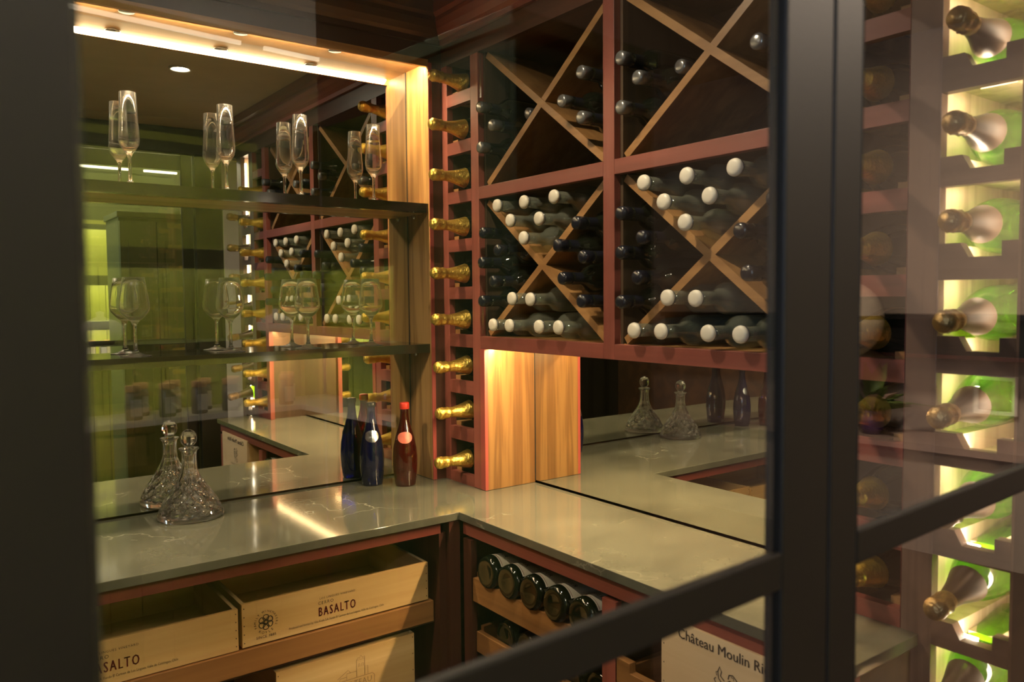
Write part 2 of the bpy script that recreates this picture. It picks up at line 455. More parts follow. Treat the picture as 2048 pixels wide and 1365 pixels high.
def column_rack(name, label, y0, y1, yl, yr, bars, mats, zb=.90, zt=2.125, lit=False):
    """y0..y1 opening (y0 the far side), stiles out to yl and yr"""
    st, ra, inn = mats
    t = thing(name, label, 'rack', (FX, (y0 + y1) / 2, zb))
    Bx(FX, FX + .02, y0, yl, zb, zt).build('stile', st, t, .001)
    Bx(FX, FX + .02, yr, y1, zb, zt).build('stile', st, t, .001)
    Bx(FX + .02, RB, y0, y0 + .012, zb, zt).build('side_board', inn, t)
    yb_ = y1 - .026 if lit else y1
    Bx(FX + .02, RB, yb_ - .012, yb_, zb, zt).build('side_board', inn, t)
    Bx(RB - .01, RB, y0, y1, zb, zt).build('back_board', inn, t)
    w_ = y0 - y1; c = (y0 + y1) / 2
    for z0, z1 in bars:
        if lit:
            poly = [(y0, z0), (y0, z1), (c + .024, z1), (c + .012, z1 - .022), (c - .034, z1 - .022), (c - .034, z1), (y1, z1), (y1, z0)]
            MB().prism(poly, FX, FX + .02, 'yz').build('rail', ra, t)
            Bx(FX + .02, RB - .01, y0 - .028, y0, z0 + .012, z1 - .004).build('cleat', inn, t)
            Bx(FX + .035, RB - .01, y1 - .02, y1 + .02, z0 + .012, z1 - .004).build('cleat', inn, t)
            Bx(FX + .06, RB - .01, y1 + .03, y0 - .03, z0 + .008, z0 + .018).build('cell_floor', inn, t)
        else:
            Bx(FX, FX + .02, y0, y1, z0, z1).build('rail', ra, t)
            Bx(FX + .02, RB - .01, y0 - .026, y0, z1 - .022, z1 + .012).build('cleat', DIAG, t)
            Bx(FX + .02, RB - .01, y1, y1 + .026, z1 - .022, z1 + .012).build('cleat', DIAG, t)
    return t


column_rack('bottle_column_rack', 'narrow red column rack in the corner beside the oak lined niche', -.1615, -.2843, -.1274, -.3223, BARS, (RED, REDY, INNER))
column_rack('bottle_column_rack', 'narrow unlit red column rack just left of the backlit column', -1.4066, -1.5315, -1.3686, -1.5320, BARS, (RED, REDY, INNER))
LB = [(.600, .652), (.745, .795), (.8899, .9329), (1.0359, 1.081), (1.1787, 1.2313), (1.323, 1.3809), (1.4673, 1.5232), (1.6102, 1.6554), (1.7534, 1.8068), (1.90, 1.953)]
lit = column_rack('bottle_column_rack', 'backlit walnut column rack of glowing green champagne bottles', -1.582, -1.694, -1.533, -1.752, LB, (WALNUT, WALNUTY, CELLWOOD), zb=.02, lit=True)

# diamond rack
dr = thing('diamond_rack', 'large red framed rack of four diamond bins full of bottles above the counter mirror', 'rack', (FX, -.85, 1.303))
CY = [(-.3223, -.8271), (-.8637, -1.3686)]; CZ = [(1.3377, 1.7208), (1.7549, 2.125)]
Bx(FX, FX + .02, CY[0][1], CY[1][0], 1.3023, 2.125).build('stile', RED, dr, .001)
for a, b in CY:
    Bx(FX, FX + .02, b, a, 1.7208, 1.7549).build('rail', REDY, dr, .001)
    Bx(FX + .02, RB - .01, b, a, 1.7268, 1.7489).build('shelf_board', INNER, dr)
    Bx(FX, FX + .02, b, a, 1.3023, 1.3377).build('rail', REDY, dr, .001)
    Bx(FX + .02, RB - .01, b, a, 1.3123, 1.3367).build('shelf_board', DIAG, dr)
    Bx(FX + .02, RB - .01, a - .008, a, 1.3377, 2.125).build('side_board', INNER, dr)
    Bx(FX + .02, RB - .01, b, b + .008, 1.3377, 2.125).build('side_board', INNER, dr)
Bx(RB - .01, RB, CY[1][1], CY[0][0], 1.3023, 2.125).build('back_board', INNER, dr)
for a, b in CY:
    for z0, z1 in CZ:
        for k in (0, 1):
            p, q = ((a - .004, z0), (b + .004, z1)) if k else ((a - .004, z1), (b + .004, z0))
            d = Vector((q[0] - p[0], q[1] - p[1])).normalized(); nn = Vector((-d.y, d.x)) * .009
            P, Q = Vector(p) + d * .012, Vector(q) - d * .012
            MB().prism([P + nn, Q + nn, Q - nn, P - nn], -.154 + k * .0008, RB - .01, 'yz').build('diagonal_board', DIAG, dr)
# silver slivers standing for reflected highlights at the bin edge
for z0, z1 in ((2.0, 2.115), (1.345, 1.42)):
    for dy in (0, .005):
        Bx(FX + .004, FX + .0046, -.3262 - dy - .0012, -.3262 - dy, z0, z1).build('highlight_strip', SILVER, dr)
MB().prism([(-.1545, 1.3120), (-.1420, 1.3032), (-.1420, 1.3120)], -1.40, QY - .004, 'xz').build('light_strip', LEDR, dr)

# ================================================================== countertop and base cabinets
DA, DB = -.484, -.358
YE = -1.562
ct = MB(); ct.prism([(XL, 0.0), (XL, DA), (DB, DA), (DB, YE), (0.0, YE), (0.0, 0.0)], .88, .90, 'xy')
ct = ct.build('countertop', STONE, None, .0012)
tag(ct, 'L shaped grey green stone countertop with pale veins', 'countertop')

bc = thing('base_cabinet', 'open dark base cabinet with crate shelves under the left counter arm', 'cabinet', (-1.4, -.25, 0))
Bx(XL, -.40, -.462, -.445, .848, .88).build('rail', REDX, bc)
Bx(XL, -.40, -.03, -.01, .05, .88).build('back_board', INNER, bc)
Bx(XL, -.40, -.44, -.03, .03, .05).build('cabinet_floor', INNER, bc)
Bx(-.404, -.389, -.445, -.03, .03, .88).build('side_board', DARKRED, bc)
Bx(-.404, -.384, -.46, -.445, .03, .848).build('stile', DARKRED, bc)
Bx(-.384, -.352, -.478, -.444, .0, .88).build('corner_post', DARKRED, bc)  # darker red carries the shadow on this post
for z in (.62, .38):
    Bx(-1.7, -.404, -.43, -.05, z - .012, z).build('runner', INNER, bc)

bc2 = thing('base_cabinet', 'red framed base cabinet of bottle trays under the right counter arm', 'cabinet', (-.15, -1.0, 0))
Bx(-.346, -.329, YE + .01, -.485, .843, .88).build('rail', REDY, bc2)
Bx(-.346, -.329, -.52, -.485, .0, .832).build('stile', DARKRED, bc2)
Bx(-.346, -.329, -1.042, -1.003, .0, .832).build('stile', RED, bc2)
Bx(-.346, -.329, YE + .01, YE + .045, .0, .832).build('stile', RED, bc2)
Bx(-.32, -.03, -1.033, -1.013, .03, .87).build('side_board', INNER, bc2)
Bx(-.33, -.02, -.50, -.485, .03, .87).build('side_board', INNER, bc2)
Bx(-.33, -.02, YE + .012, YE + .03, .03, .87).build('side_board', INNER, bc2)
Bx(-.03, -.015, YE + .02, -.49, .03, .87).build('back_board', INNER, bc2)
Bx(-.33, -.03, YE + .02, -.49, .03, .05).build('cabinet_floor', INNER, bc2)

# pull-out crate tray and lower shelf
tr = thing('pull_out_tray', 'walnut pull-out tray carrying the two open crates', 'tray', (-1.1, -.25, .62))
Bx(-1.62, -.408, -.436, -.420, .614, .668).build('front_board', TRAY, tr, .001)
Bx(-1.62, -.408, -.42, -.06, .655, .668).build('tray_floor', TRAY, tr)
for x in (-1.62, -.420):
    Bx(x, x + .012, -.42, -.06, .62, .655).build('side_board', TRAYY, tr)
tr2 = thing('pull_out_tray', 'lower tray under the crate printed with a chateau', 'tray', (-1.1, -.25, .36))
Bx(-1.62, -.408, -.436, -.420, .36, .405).build('front_board', TRAY, tr2, .001)
Bx(-1.62, -.408, -.42, -.06, .39, .403).build('tray_floor', TRAY, tr2)


def nail(t, place):
    nb = MB().lathe([(.0014, 0), (0, .0006)], 8)
    nb.v = [place(*p) for p in nb.v]
    nb.build('nail_head', INK, t)


def crate(label, x0, x1, yf, yb, z0, z1, lid=False):
    t = thing('wooden_crate', label, 'crate', ((x0 + x1) / 2, (yf + yb) / 2, z0))
    th = .009
    Bx(x0, x1, yf, yf + th, z0, z1).build('front_board', PINE, t, .0008)
    Bx(x0, x1, yb - th, yb, z0, z1).build('back_board', PINE, t)
    Bx(x0, x0 + th, yf + th, yb - th, z0, z1).build('side_board', PINEY, t)
    Bx(x1 - th, x1, yf + th, yb - th, z0, z1).build('side_board', PINEY, t)
    Bx(x0 + th, x1 - th, yf + th, yb - th, z0, z0 + .006).build('base_board', PINE, t)
    if lid:
        Bx(x0 + th, x1 - th, yf + th, yb - th, z1 - .010, z1 - .002).build('lid', PINE, t)
    for x in (x0 + .005, x1 - .005):
        for k in range(5):
            z = z0 + .01 + (z1 - z0 - .02) * k / 4
            nail(t, lambda a, b, c_: (x + a, yf - .0003 - c_, z + b))
    return t


def basalto(t, x0, yf, z0):
    pl = lambda cx, cz: (lambda x, y: (cx + x, yf - .0005, cz + y))
    pr = MB()
    text(pr, 'LOS LINGUES VINEYARD', .0068, pl(x0 + .228, z0 + .068), INK, spacing=1.25)
    text(pr, 'CERRO', .0105, pl(x0 + .198, z0 + .056), INK, spacing=1.25)
    text(pr, 'Produced and bottled by Viña Koyle S.A. Fundo El Carmen de Los Lingues, Valle de Colchagua, Chile', .0078, pl(x0 + .228, z0 + .0145), INK, wscale=.76)
    text(pr, 'SINCE 1885', .0085, pl(x0 + .054, z0 + .012), INK, spacing=1.1)
    # emblem: six petals round a star, in a ring of letters
    P = pl(x0 + .054, z0 + .047)
    for k in range(6):
        a = PI / 2 + k * PI / 3
        pts = []
        for i in range(13):
            u = i / 12; rr = .0045 + .0115 * math.sin(PI * u / 1) ** .9 if 0 else 0
            ang = a + (.46 * math.sin(2 * PI * u)) * 1.0
            rad = .0035 + .0135 * math.sin(PI * u)
            pts.append((rad * math.cos(ang), rad * math.sin(ang)))
        ribbon(pr, pts, .0019, P, INK, True)
        ribbon(pr, [(.002 * math.cos(a + PI / 6), .002 * math.sin(a + PI / 6)), (.0075 * math.cos(a + PI / 6), .0075 * math.sin(a + PI / 6))], .0014, P, INK)
    for i, ch in enumerate('FAMILY WINEMAKERS'):
        a = PI * 1.12 - i * (PI * 1.24) / 16
        r = .0225; c, s_ = math.cos(a), math.sin(a); th = a - PI / 2
        text(pr, ch, .0072, (lambda x, y, c=c, s_=s_, th=th: P(r * c + x * math.cos(th) - y * math.sin(th), r * s_ + x * math.sin(th) + y * math.cos(th))), INK)
    for i, ch in enumerate('KOYLE'):
        a = PI * 1.30 + i * PI * .40 / 4
        r = .0265; c, s_ = math.cos(a), math.sin(a); th = a + PI / 2
        text(pr, ch, .0085, (lambda x, y, c=c, s_=s_, th=th: P(r * c + x * math.cos(th) - y * math.sin(th), r * s_ + x * math.sin(th) + y * math.cos(th))), INK)
    tag(pr.build('printed_lettering', None, t), kind='stuff')
    ti = MB(); text(ti, 'BASALTO', .0305, pl(x0 + .2265, z0 + .0285), REDINK, spacing=1.32, wscale=.60)
    # thicken the title
    for dx in (.0006, -.0006):
        text(ti, 'BASALTO', .0305, (lambda x, y, dx=dx: (x0 + .2265 + x + dx, yf - .0006 - abs(dx) * .1, z0 + .0285 + y)), REDINK, spacing=1.32, wscale=.60)
    ti.build('printed_title', REDINK, t)


YF = -.430
c2 = crate('open pine crate printed BASALTO with its whole emblem showing', -.897, -.420, YF, -.10, .672, .770)
basalto(c2, -.897, YF, .672)
c1 = crate('open pine crate with a cropped red title, left of the other open crate', -1.382, -.905, YF, -.10, .670, .763)
basalto(c1, -1.382, YF, .670)
c3 = crate('closed pine crate with a faint chateau drawing on the lower tray', -.823, -.463, YF, -.12, .405, .595, True)
pr = MB(); P3 = lambda x, y: (-.628 + x, YF - .0005, .528 + y); FAINT = plain('faint_brown_ink', (.30, .19, .09), .7)
for x0, x1, h in ((-.040, -.022, .006), (-.022, .004, .014), (.004, .026, .040), (.026, .034, .020)):
    ribbon(pr, [(x0, 0), (x0, h), (x1, h), (x1, 0)], .0012, P3, FAINT)
ribbon(pr, [(-.046, .006), (-.018, .022), (-.012, .014)], .0012, P3, FAINT)
ribbon(pr, [(.004, .040), (.009, .046), (.012, .043), (.016, .050), (.021, .043), (.026, .046), (.026, .040)], .0012, P3, FAINT)
for x in (.009, .018):
    ribbon(pr, [(x, .022), (x, .030), (x + .004, .030), (x + .004, .022)], .001, P3, FAINT)
ribbon(pr, [(-.046, -.038), (-.052, -.032), (-.052, -.008), (-.046, -.002), (.046, -.002), (.052, -.008), (.052, -.032), (.046, -.038)], .0013, P3, FAINT, True)
text(pr, 'CHATEAU', .019, lambda x, y: P3(x, y - .021), FAINT, spacing=1.05)
tag(pr.build('printed_lettering', None, c3), kind='stuff')

XF = -.352
c4 = thing('wooden_crate', 'pale pine crate lettered Château Moulin Riche under the right counter', 'crate', (-.2, -1.34, .55))
Bx(XF, XF + .01, -1.51, -1.172, .55, .850).build('front_board', PINEY, c4)
Bx(XF + .01, -.06, -1.182, -1.172, .55, .850).build('side_board', PINE, c4)
Bx(XF + .01, -.06, -1.51, -1.50, .55, .850).build('side_board', PINE, c4)
Bx(-.06, -.05, -1.51, -1.172, .55, .850).build('back_board', PINEY, c4)
Bx(XF + .01, -.06, -1.50, -1.182, .55, .558).build('base_board', PINEY, c4)
for k in range(7):
    z = .835 - k * .036
    nail(c4, lambda a, b, c_: (XF - .0003 - c_, -1.178 + a, z + b))
pr = MB(); PM = lambda x, y: (XF - .0006, -1.3225 - x, .8225 + y)
text(pr, 'Château Moulin Riche', .0265, PM, INK, wscale=.93)
text(pr, 'Château Moulin Riche', .0265, lambda x, y: (XF - .0007, -1.3231 - x, .8225 + y), INK, wscale=.93)
# rampant lion emblem with a shield, drawn in line
PL = lambda x, y: (XF - .0006, -1.322 - x, .768 + y)
for pts, wd in (
    ([(-.010, -.030), (-.004, -.016), (-.008, -.004), (-.002, .008), (.008, .016), (.016, .014), (.018, .008), (.012, .004), (.014, -.008), (.010, -.020), (.014, -.032)], .0022),
    ([(-.006, .004), (-.016, .012), (-.018, .024), (-.014, .034), (-.010, .026), (-.012, .018), (-.004, .012)], .0020),
    ([(-.018, .024), (-.022, .022), (-.020, .016)], .0014),
    ([(-.008, -.004), (-.020, .000), (-.026, .008), (-.022, .012)], .0020),
    ([(.004, .018), (.006, .026), (.014, .028), (.022, .022), (.024, .012), (.020, .004), (.022, -.006), (.016, -.012)], .0022),
    ([(.010, .024), (.016, .024), (.016, .020)], .0014),
    ([(-.010, -.030), (-.022, -.026), (-.024, -.018), (-.016, -.014), (-.012, -.020)], .0018),
    ([(.002, .008), (-.002, -.002), (.004, -.012), (.012, -.010)], .0016)):
    ribbon(pr, pts, wd, PL, INK)
text(pr, 'GRAND VIN DE BORDEAUX', .010, lambda x, y: (XF - .0006, -1.331 - x, .722 + y), INK)
tag(pr.build('printed_lettering', None, c4), kind='stuff')

# bottle trays in the right base cabinet
for i, (z0, z1, ya, yb, xo, lab) in enumerate(((.680, .740, -.975, -.528, 0, 'upper sliding bottle tray holding the labelled bottles under the right counter'),
                                               (.545, .598, -.975, -.465 - .06, .012, 'lower sliding bottle tray beneath the labelled bottles'))):
    t = thing('bottle_tray', lab, 'tray', (-.2, -.76, z0))
    Bx(-.347 + xo, -.333 + xo, ya, yb, z0, z1).build('front_board', TRAYY, t, .001)
    Bx(-.333 + xo, -.05, yb - .012, yb, z0, z1 + .012).build('side_board', TRAY, t)
    Bx(-.333 + xo, -.05, ya, ya + .012, z0, z1 + .012).build('side_board', TRAY, t)
    Bx(-.333 + xo, -.05, ya + .012, yb - .012, z0, z0 + .010).build('tray_floor', TRAYY, t)
t = thing('stepped_rest', 'stepped wooden bottle rest beside the lettered crate', 'rest', (-.34, -1.08, .6))
MB().prism([(-1.046, .56), (-1.046, .722), (-1.083, .722), (-1.083, .702), (-1.160, .702), (-1.160, .56)], -.347, -.33, 'yz').build('front_board', TRAYY, t, .001)
Bx(-.33, -.06, -1.06, -1.046, .56, .700).build('side_board', TRAY, t)


# ================================================================== bottles
def wine_prof(R=.0365, H=.295, rn=.0145):
    return [(0, .004), (R * .6, .002), (R * .92, 0), (R, .006), (R, .190), (R * .96, .203), (R * .80, .215), (R * .58, .223), (rn + .002, .231), (rn, .240), (rn, H - .004), (0, H - .003)]


def lay(o, tip, L, tilt=0, yaw=0):
    """neck towards the room (-x), tip at the given point"""
    o.rotation_euler = (random.uniform(0, 6.28) if False else 0, 0, 0)
    q = Matrix.Rotation(yaw, 4, 'Z') @ Matrix.Rotation(-PI / 2 - tilt, 4, 'Y')
    o.matrix_world = Matrix.Translation(tip) @ q @ Matrix.Translation((0, 0, -L))


# champagne, gold foil
def champagne(label, foil, glass, neck, cell):
    t = proto('champagne_bottle', label, 'bottle', None)
    R = .0435
    MB().lathe([(0, .02), (R * .5, .008), (R * .9, 0), (R, .008), (R, .13), (R * .985, .140), (R * .93, .156), (R * .80, .176), (R * .64, .196), (R * .50, .216), (R * .40, .232), (.0142, .250), (.0132, .266), (.0132, .272)], 24).build('body', glass, t)
    MB().lathe([(R * .665, .1935), (R * .52, .2145), (R * .42, .231), (.0150, .249), (.0140, .262), (.0142, .2685), (.0138, .2685)], 24).build('neck_label', neck, t)
    f = MB(); prof = [(.0146, .258), (.0152, .266), (.0168, .2705), (.0155, .2735), (.0152, .280), (.0166, .286), (.0170, .294), (.0156, .3000), (.0105, .3035), (0, .3040)]
    nn = 22
    for i, (r, z) in enumerate(prof[:-1]):
        for k in range(nn):
            rr = r * (1 + (.045 * math.sin(k * 2.9 + i * 1.7) + .03 * math.sin(k * 7.1 + i)) * (1 if 0 < i < 7 else .3)); a = 2 * PI * k / nn
            f.v.append((rr * math.cos(a), rr * math.sin(a), z + .0006 * math.sin(k * 3.3 + i * 2)))
    f.v.append((0, 0, .304)); f.mi(foil); m_ = len(prof) - 1
    for i in range(m_ - 1):
        for k in range(nn):
            f.f.append((i * nn + k, i * nn + (k + 1) % nn, (i + 1) * nn + (k + 1) % nn, (i + 1) * nn + k)); f.m.append(0); f.sm.append(True)
    for k in range(nn):
        f.f.append(((m_ - 1) * nn + k, (m_ - 1) * nn + (k + 1) % nn, m_ * nn)); f.m.append(0); f.sm.append(True)
    fo = f.build('foil_cap', foil, t)
    wb = MB()
    for a0 in (0, PI / 2, PI, 3 * PI / 2):
        wb.tube([(.0160 * math.cos(a0), .0160 * math.sin(a0), .272), (.0174 * math.cos(a0 + .12), .0174 * math.sin(a0 + .12), .288), (.0130 * math.cos(a0), .0130 * math.sin(a0), .3032)], .0006, 5)
    wb.build('wire_cage', foil, fo)
    MB().lathe([(.0125, .3030), (.0125, .3048), (0, .3052)], 18).build('cap_disc', foil, fo)
    return t


ORD = ['first', 'second', 'third', 'fourth', 'fifth', 'sixth', 'seventh', 'eighth', 'ninth', 'tenth']
gold0 = champagne('x', GOLD, CHAMPB, GOLD, 0)
tips = [(.971, -.223, -.266), (1.114, -.225, -.262), (1.247, -.224, -.265), (1.385, -.222, -.27), (1.517, -.222, -.27), (1.656, -.222, -.27), (1.795, -.222, -.27), (1.936, -.222, -.27), (2.072, -.222, -.268)]
tilts = [.0, .03, .02, -.02, .0, -.03, -.02, -.03, -.08]
for i, (z, y, x) in enumerate(tips):
    o = gold0 if i == 0 else dup(gold0)
    lay(o, (x, y, z), .304, tilts[i], random.uniform(-.03, .05))
    tag(o, 'gold foiled champagne bottle in the corner column rack, %s cubby up from the counter' % ORD[i], 'bottle', 'champagne in the corner column')
for i in range(8):
    o = dup(gold0); lay(o, (-.262, -1.468, BARS[i][1] + .043), .304, random.uniform(-.02, .02), random.uniform(-.03, .03))
    tag(o, 'gold foiled champagne bottle in the unlit right column, %s cubby up from the counter' % ORD[i], 'bottle', 'champagne in the unlit column')
br0 = champagne('x', BRONZE, GREENB, FOILDARK, 0)
lt = [(1.836, -1.640, -.262, -.10), (1.690, -1.638, -.265, -.03), (1.551, -1.634, -.262, .0), (1.405, -1.632, -.268, .06), (1.266, -1.630, -.275, .10), (1.118, -1.634, -.262, .1), (.985, -1.634, -.282, .16), (.838, -1.634, -.282, .16), (.695, -1.634, -.27, .1)]
for i, (z, y, x, tl) in enumerate(lt):
    o = br0 if i == 0 else dup(br0)
    lay(o, (x, y, z), .304, tl, 0)
    tag(o, 'green champagne bottle with bronze foil in the backlit column, %s from the top' % ORD[i], 'bottle', 'champagne in the backlit column')
# LED strips inside the lit column: a vertical run behind the right stile and one at the top of each cell
lm = MB()
lm.box(FX + .022, FX + .030, -1.716, -1.701, .06, 2.1)
lm.build('light_strip', emit('led_column_side', (1, .86, .66), 60.), lit)
for z0, z1 in LB[1:]:
    Bx(FX + .022, FX + .030, -1.640, -1.590, z0 + .016, z0 + .022).build('cell_light', LEDC, lit)


def still_bottle(label, glass, capm, cap_r, R=.0365):
    t = proto('wine_bottle', label, 'bottle')
    MB().lathe(wine_prof(R), 22).build('body', glass, t)
    c = MB(); z_ = .289 if capm is WHITECAP else .268
    c.lathe([(cap_r * .9, z_), (cap_r, z_ + .001), (cap_r * 1.02, .292), (cap_r * .95, .2965), (cap_r * .6, .2985), (0, .299)], 20)
    c.build('cap', capm, t)
    return t


clear0 = still_bottle('x', CLEARB, WHITECAP, .0172, .034)
MB().lathe([(.0150, .2855), (.0170, .2855), (.0170, .2885), (.0150, .2885)], 20, closed=True).build('cap_ring', SILVERCAP, clear0)
dark0 = still_bottle('x', DARKB, DARKCAP, .0155, .0355)
MB().lathe([(.0158, .225), (.0152, .240), (.0152, .262)], 20).build('capsule_sleeve', DARKCAP, dark0)
grey0 = still_bottle('x', DARKB, SILVERCAP, .0155, .0355)
MB().lathe([(.0158, .225), (.0152, .240), (.0152, .262)], 20).build('capsule_sleeve', DARKCAP, grey0)

BIN = {'BL': 'lower left bin', 'BR': 'lower right bin', 'TL': 'upper left bin', 'TR': 'upper right bin'}
CLEAR = {'BL': ('top', [(-.434, 1.691), (-.552, 1.689), (-.672, 1.690), (-.492, 1.647), (-.613, 1.642), (-.549, 1.598)], [(-.41, 1.372), (-.485, 1.372), (-.61, 1.372), (-.686, 1.372), (-.497, 1.443), (-.575, 1.441)]),
         'BR': ('top', [(-.972, 1.688), (-1.091, 1.688), (-1.209, 1.689), (-1.029, 1.642), (-1.149, 1.642), (-1.087, 1.595)], [(-.943, 1.372), (-1.022, 1.372), (-1.147, 1.372), (-1.225, 1.372), (-1.040, 1.443), (-1.115, 1.441)])}
names_top = ['left of three in top row', 'middle of three in top row', 'right of three in top row', 'left of two in middle row', 'right of two in middle row', 'single lowest one']
names_bot = ['first from left in bottom row', 'second from left in bottom row', 'third from left in bottom row', 'last in bottom row', 'left of two in top row', 'right of two in top row']
first = True
for b, (_, top, bot) in CLEAR.items():
    for w_, pts, nm in (('upper wedge', top, names_top), ('lower wedge', bot, names_bot)):
        for (y, z), s in zip(pts, nm):
            o = clear0 if first else dup(clear0); first = False
            lay(o, (-.2, y, z), .299, 0, random.uniform(-.015, .015))
            tag(o, 'clear white-capped bottle, %s, %s %s' % (s, BIN[b], w_), 'bottle', 'clear bottles in the diamond rack')
DARK = {('BL', 'left wedge'): [(-.374, 1.623), (-.443, 1.572), (-.367, 1.542), (-.421, 1.490), (-.367, 1.437)],
        ('BL', 'right wedge'): [(-.760, 1.620), (-.692, 1.571), (-.783, 1.539), (-.709, 1.491), (-.778, 1.436)],
        ('BR', 'left wedge'): [(-.909, 1.629), (-.972, 1.572), (-.909, 1.543), (-.958, 1.487), (-.909, 1.434)],
        ('BR', 'right wedge'): [(-1.300, 1.621), (-1.228, 1.568), (-1.320, 1.546), (-1.245, 1.488), (-1.312, 1.436)],
        ('TL', 'left wedge'): [(-.367, 1.963), (-.422, 1.905), (-.496, 1.930), (-.367, 1.855)],
        ('TL', 'right wedge'): [(-.780, 1.963), (-.711, 1.911), (-.779, 1.860)],
        ('TR', 'left wedge'): [(-.909, 1.964), (-.960, 1.911), (-.909, 1.858), (-1.022, 1.930)],
        ('TR', 'right wedge'): [(-1.262, 1.909), (-1.322, 1.859), (-1.322, 1.962)]}
POS = ['topmost', 'second', 'third', 'fourth', 'lowest']
fd = fg = True
for (b, wd), pts in DARK.items():
    pts = sorted(pts, key=lambda p: -p[1])
    grey = b[0] == 'T'
    for i, (y, z) in enumerate(pts):
        if grey:
            o = grey0 if fg else dup(grey0); fg = False
        else:
            o = dark0 if fd else dup(dark0); fd = False
        lay(o, (-.205 if abs(y + .496) > .01 and abs(y + 1.022) > .01 else -.14, y, z), .299, 0, random.uniform(-.02, .02))
        tag(o, 'dark bottle with %s capsule, %s from top, %s, %s' % ('grey' if grey else 'black', ORD[i], wd, BIN[b]), 'bottle', 'dark bottles in the diamond rack')

# labelled bottles, base outwards, on the upper tray
lab0 = proto('wine_bottle', 'x', 'bottle')
R = .041
MB().lathe([(0, .005), (R * .45, .0035), (R * .76, .000), (R * .90, .003), (R * .975, .008), (R, .016), (R, .175), (R * .9, .200), (R * .5, .235), (.0145, .250), (.0145, .29), (0, .29)], 28).build('body', CHAMPB, lab0)
lb = MB()
nL = 14
for z0, z1, r, m_ in ((.021, .112, R + .0006, LABEL),):
    for k in range(nL + 1):
        a = -1.15 + 2.3 * k / nL
        lb.v += [(r * math.cos(a), r * math.sin(a), z0), (r * math.cos(a), r * math.sin(a), z1)]
    lb.mi(m_)
    for k in range(nL):
        lb.f.append((2 * k, 2 * k + 2, 2 * k + 3, 2 * k + 1)); lb.m.append(0); lb.sm.append(True)
plab = lb.build('paper_label', LABEL, lab0)
pt = MB()
curl = lambda dz, s=0: (lambda x, y: ((R + .0012) * math.cos((y + s) / R), (R + .0012) * math.sin((y + s) / R), dz + x))
# reading direction runs round the bottle, so swap the axes
rnd = lambda zc, off: (lambda x, y: ((R + .0012) * math.cos((x + off) / R), (R + .0012) * math.sin((x + off) / R), zc + y))
text(pt, 'UNIER', .0165, rnd(.044, 0), INK, spacing=1.05)
for zc in (.0245, .107):
    pt.add([((R + .001) * math.cos(a), (R + .001) * math.sin(a), zc + d) for a in [-1.1 + 2.2 * i / 14 for i in range(15)] for d in (0, .0012)], [(2 * i, 2 * i + 2, 2 * i + 3, 2 * i + 1) for i in range(14)], REDINK)
text(pt, 'Grand Vin', .006, rnd(.072, 0), INK)
text(pt, 'Appellation Contrôlée', .0045, rnd(.034, 0), INK)
tag(pt.build('label_print', None, plab), kind='stuff')
for i in range(5):
    o = lab0 if i == 0 else dup(lab0)
    o.matrix_world = Matrix.Translation((-.357, -.598 - i * .0865, .774)) @ Matrix.Rotation(PI / 2 + .10, 4, 'Y') @ Matrix.Rotation(PI - .12, 4, 'Z')
    tag(o, 'dark cream-labelled bottle lying base outwards on upper tray, %s from left' % ORD[i], 'bottle', 'labelled bottles on the upper tray')
plain0 = proto('wine_bottle', 'x', 'bottle')
MB().lathe([(0, .005), (R * .45, .0035), (R * .76, .000), (R * .90, .003), (R * .975, .008), (R, .016), (R, .175), (R * .9, .200), (R * .5, .235), (.0145, .250), (.0145, .29), (0, .29)], 24).build('body', CHAMPB, plain0)
MB().lathe([(.0152, .24), (.0152, .292), (0, .2925)], 16).build('capsule', DARKCAP, plain0)
for i in range(5):
    o = plain0 if i == 0 else dup(plain0)
    o.matrix_world = Matrix.Translation((-.322, -.628 - i * .0835, .612)) @ Matrix.Rotation(PI / 2 + .03, 4, 'Y')
    tag(o, 'unlabelled dark bottle lying base outwards on the lower tray, %s from left' % ORD[i], 'bottle', 'bottles on the lower tray')

# ---------------------------------------------------------------- stemware
ZU, ZM = 1.7253, 1.3097
fl = proto('champagne_flute', 'x', 'glass')
MB().lathe([(.0325, 0), (.033, .0012), (.020, .003), (.008, .0075), (.0042, .016), (.0036, .040), (.0040, .066), (.0072, .076), (.0150, .086), (.0215, .097), (.0238, .108), (.0232, .128), (.0205, .175), (.0190, .223),
            (.0183, .223), (.0198, .175), (.0224, .128), (.0229, .108), (.0206, .099), (.0140, .0905), (.0060, .0865), (0, .086)], 28).build('bowl', CRYSTAL, fl)
MB().lathe([(0, 0), (.0325, 0)], 28).v
wg = proto('wine_glass', 'x', 'glass')
MB().lathe([(.0355, 0), (.036, .0012), (.022, .003), (.009, .0085), (.0046, .018), (.0038, .045), (.0042, .074), (.0090, .085), (.0220, .096), (.0325, .109), (.0350, .119), (.0338, .136), (.0285, .170), (.0248, .194),
            (.0240, .194), (.0277, .170), (.0330, .136), (.0341, .119), (.0316, .1105), (.0210, .0985), (.0085, .091), (0, .0900)], 30).build('bowl', CRYSTAL, wg)
for root in (fl, wg):       # close the foot's underside
    b = root.children[0]; me = b.data; bm = bmesh.new(); bm.from_mesh(me); bm.verts.ensure_lookup_table()
    nn = 28 if root is fl else 30
    bm.faces.new([bm.verts[k] for k in range(nn)][::-1]); bm.to_mesh(me); bm.free()
    b.name = 'glass_body'
place4 = ['far left, in front of the pale lit window reflection', 'second from left', 'third from left', 'nearest the oak panel']
for i, x in enumerate((-1.0195, -.7885, -.587, -.3665)):
    o = fl if i == 0 else dup(fl); o.location = (x, -.06, ZU); o.rotation_euler.z = i
    tag(o, 'tall champagne flute on the upper shelf, ' + ['leftmost of four', 'second from left', 'third from left', 'nearest the oak panel'][i], 'glass', 'flutes on the upper shelf')
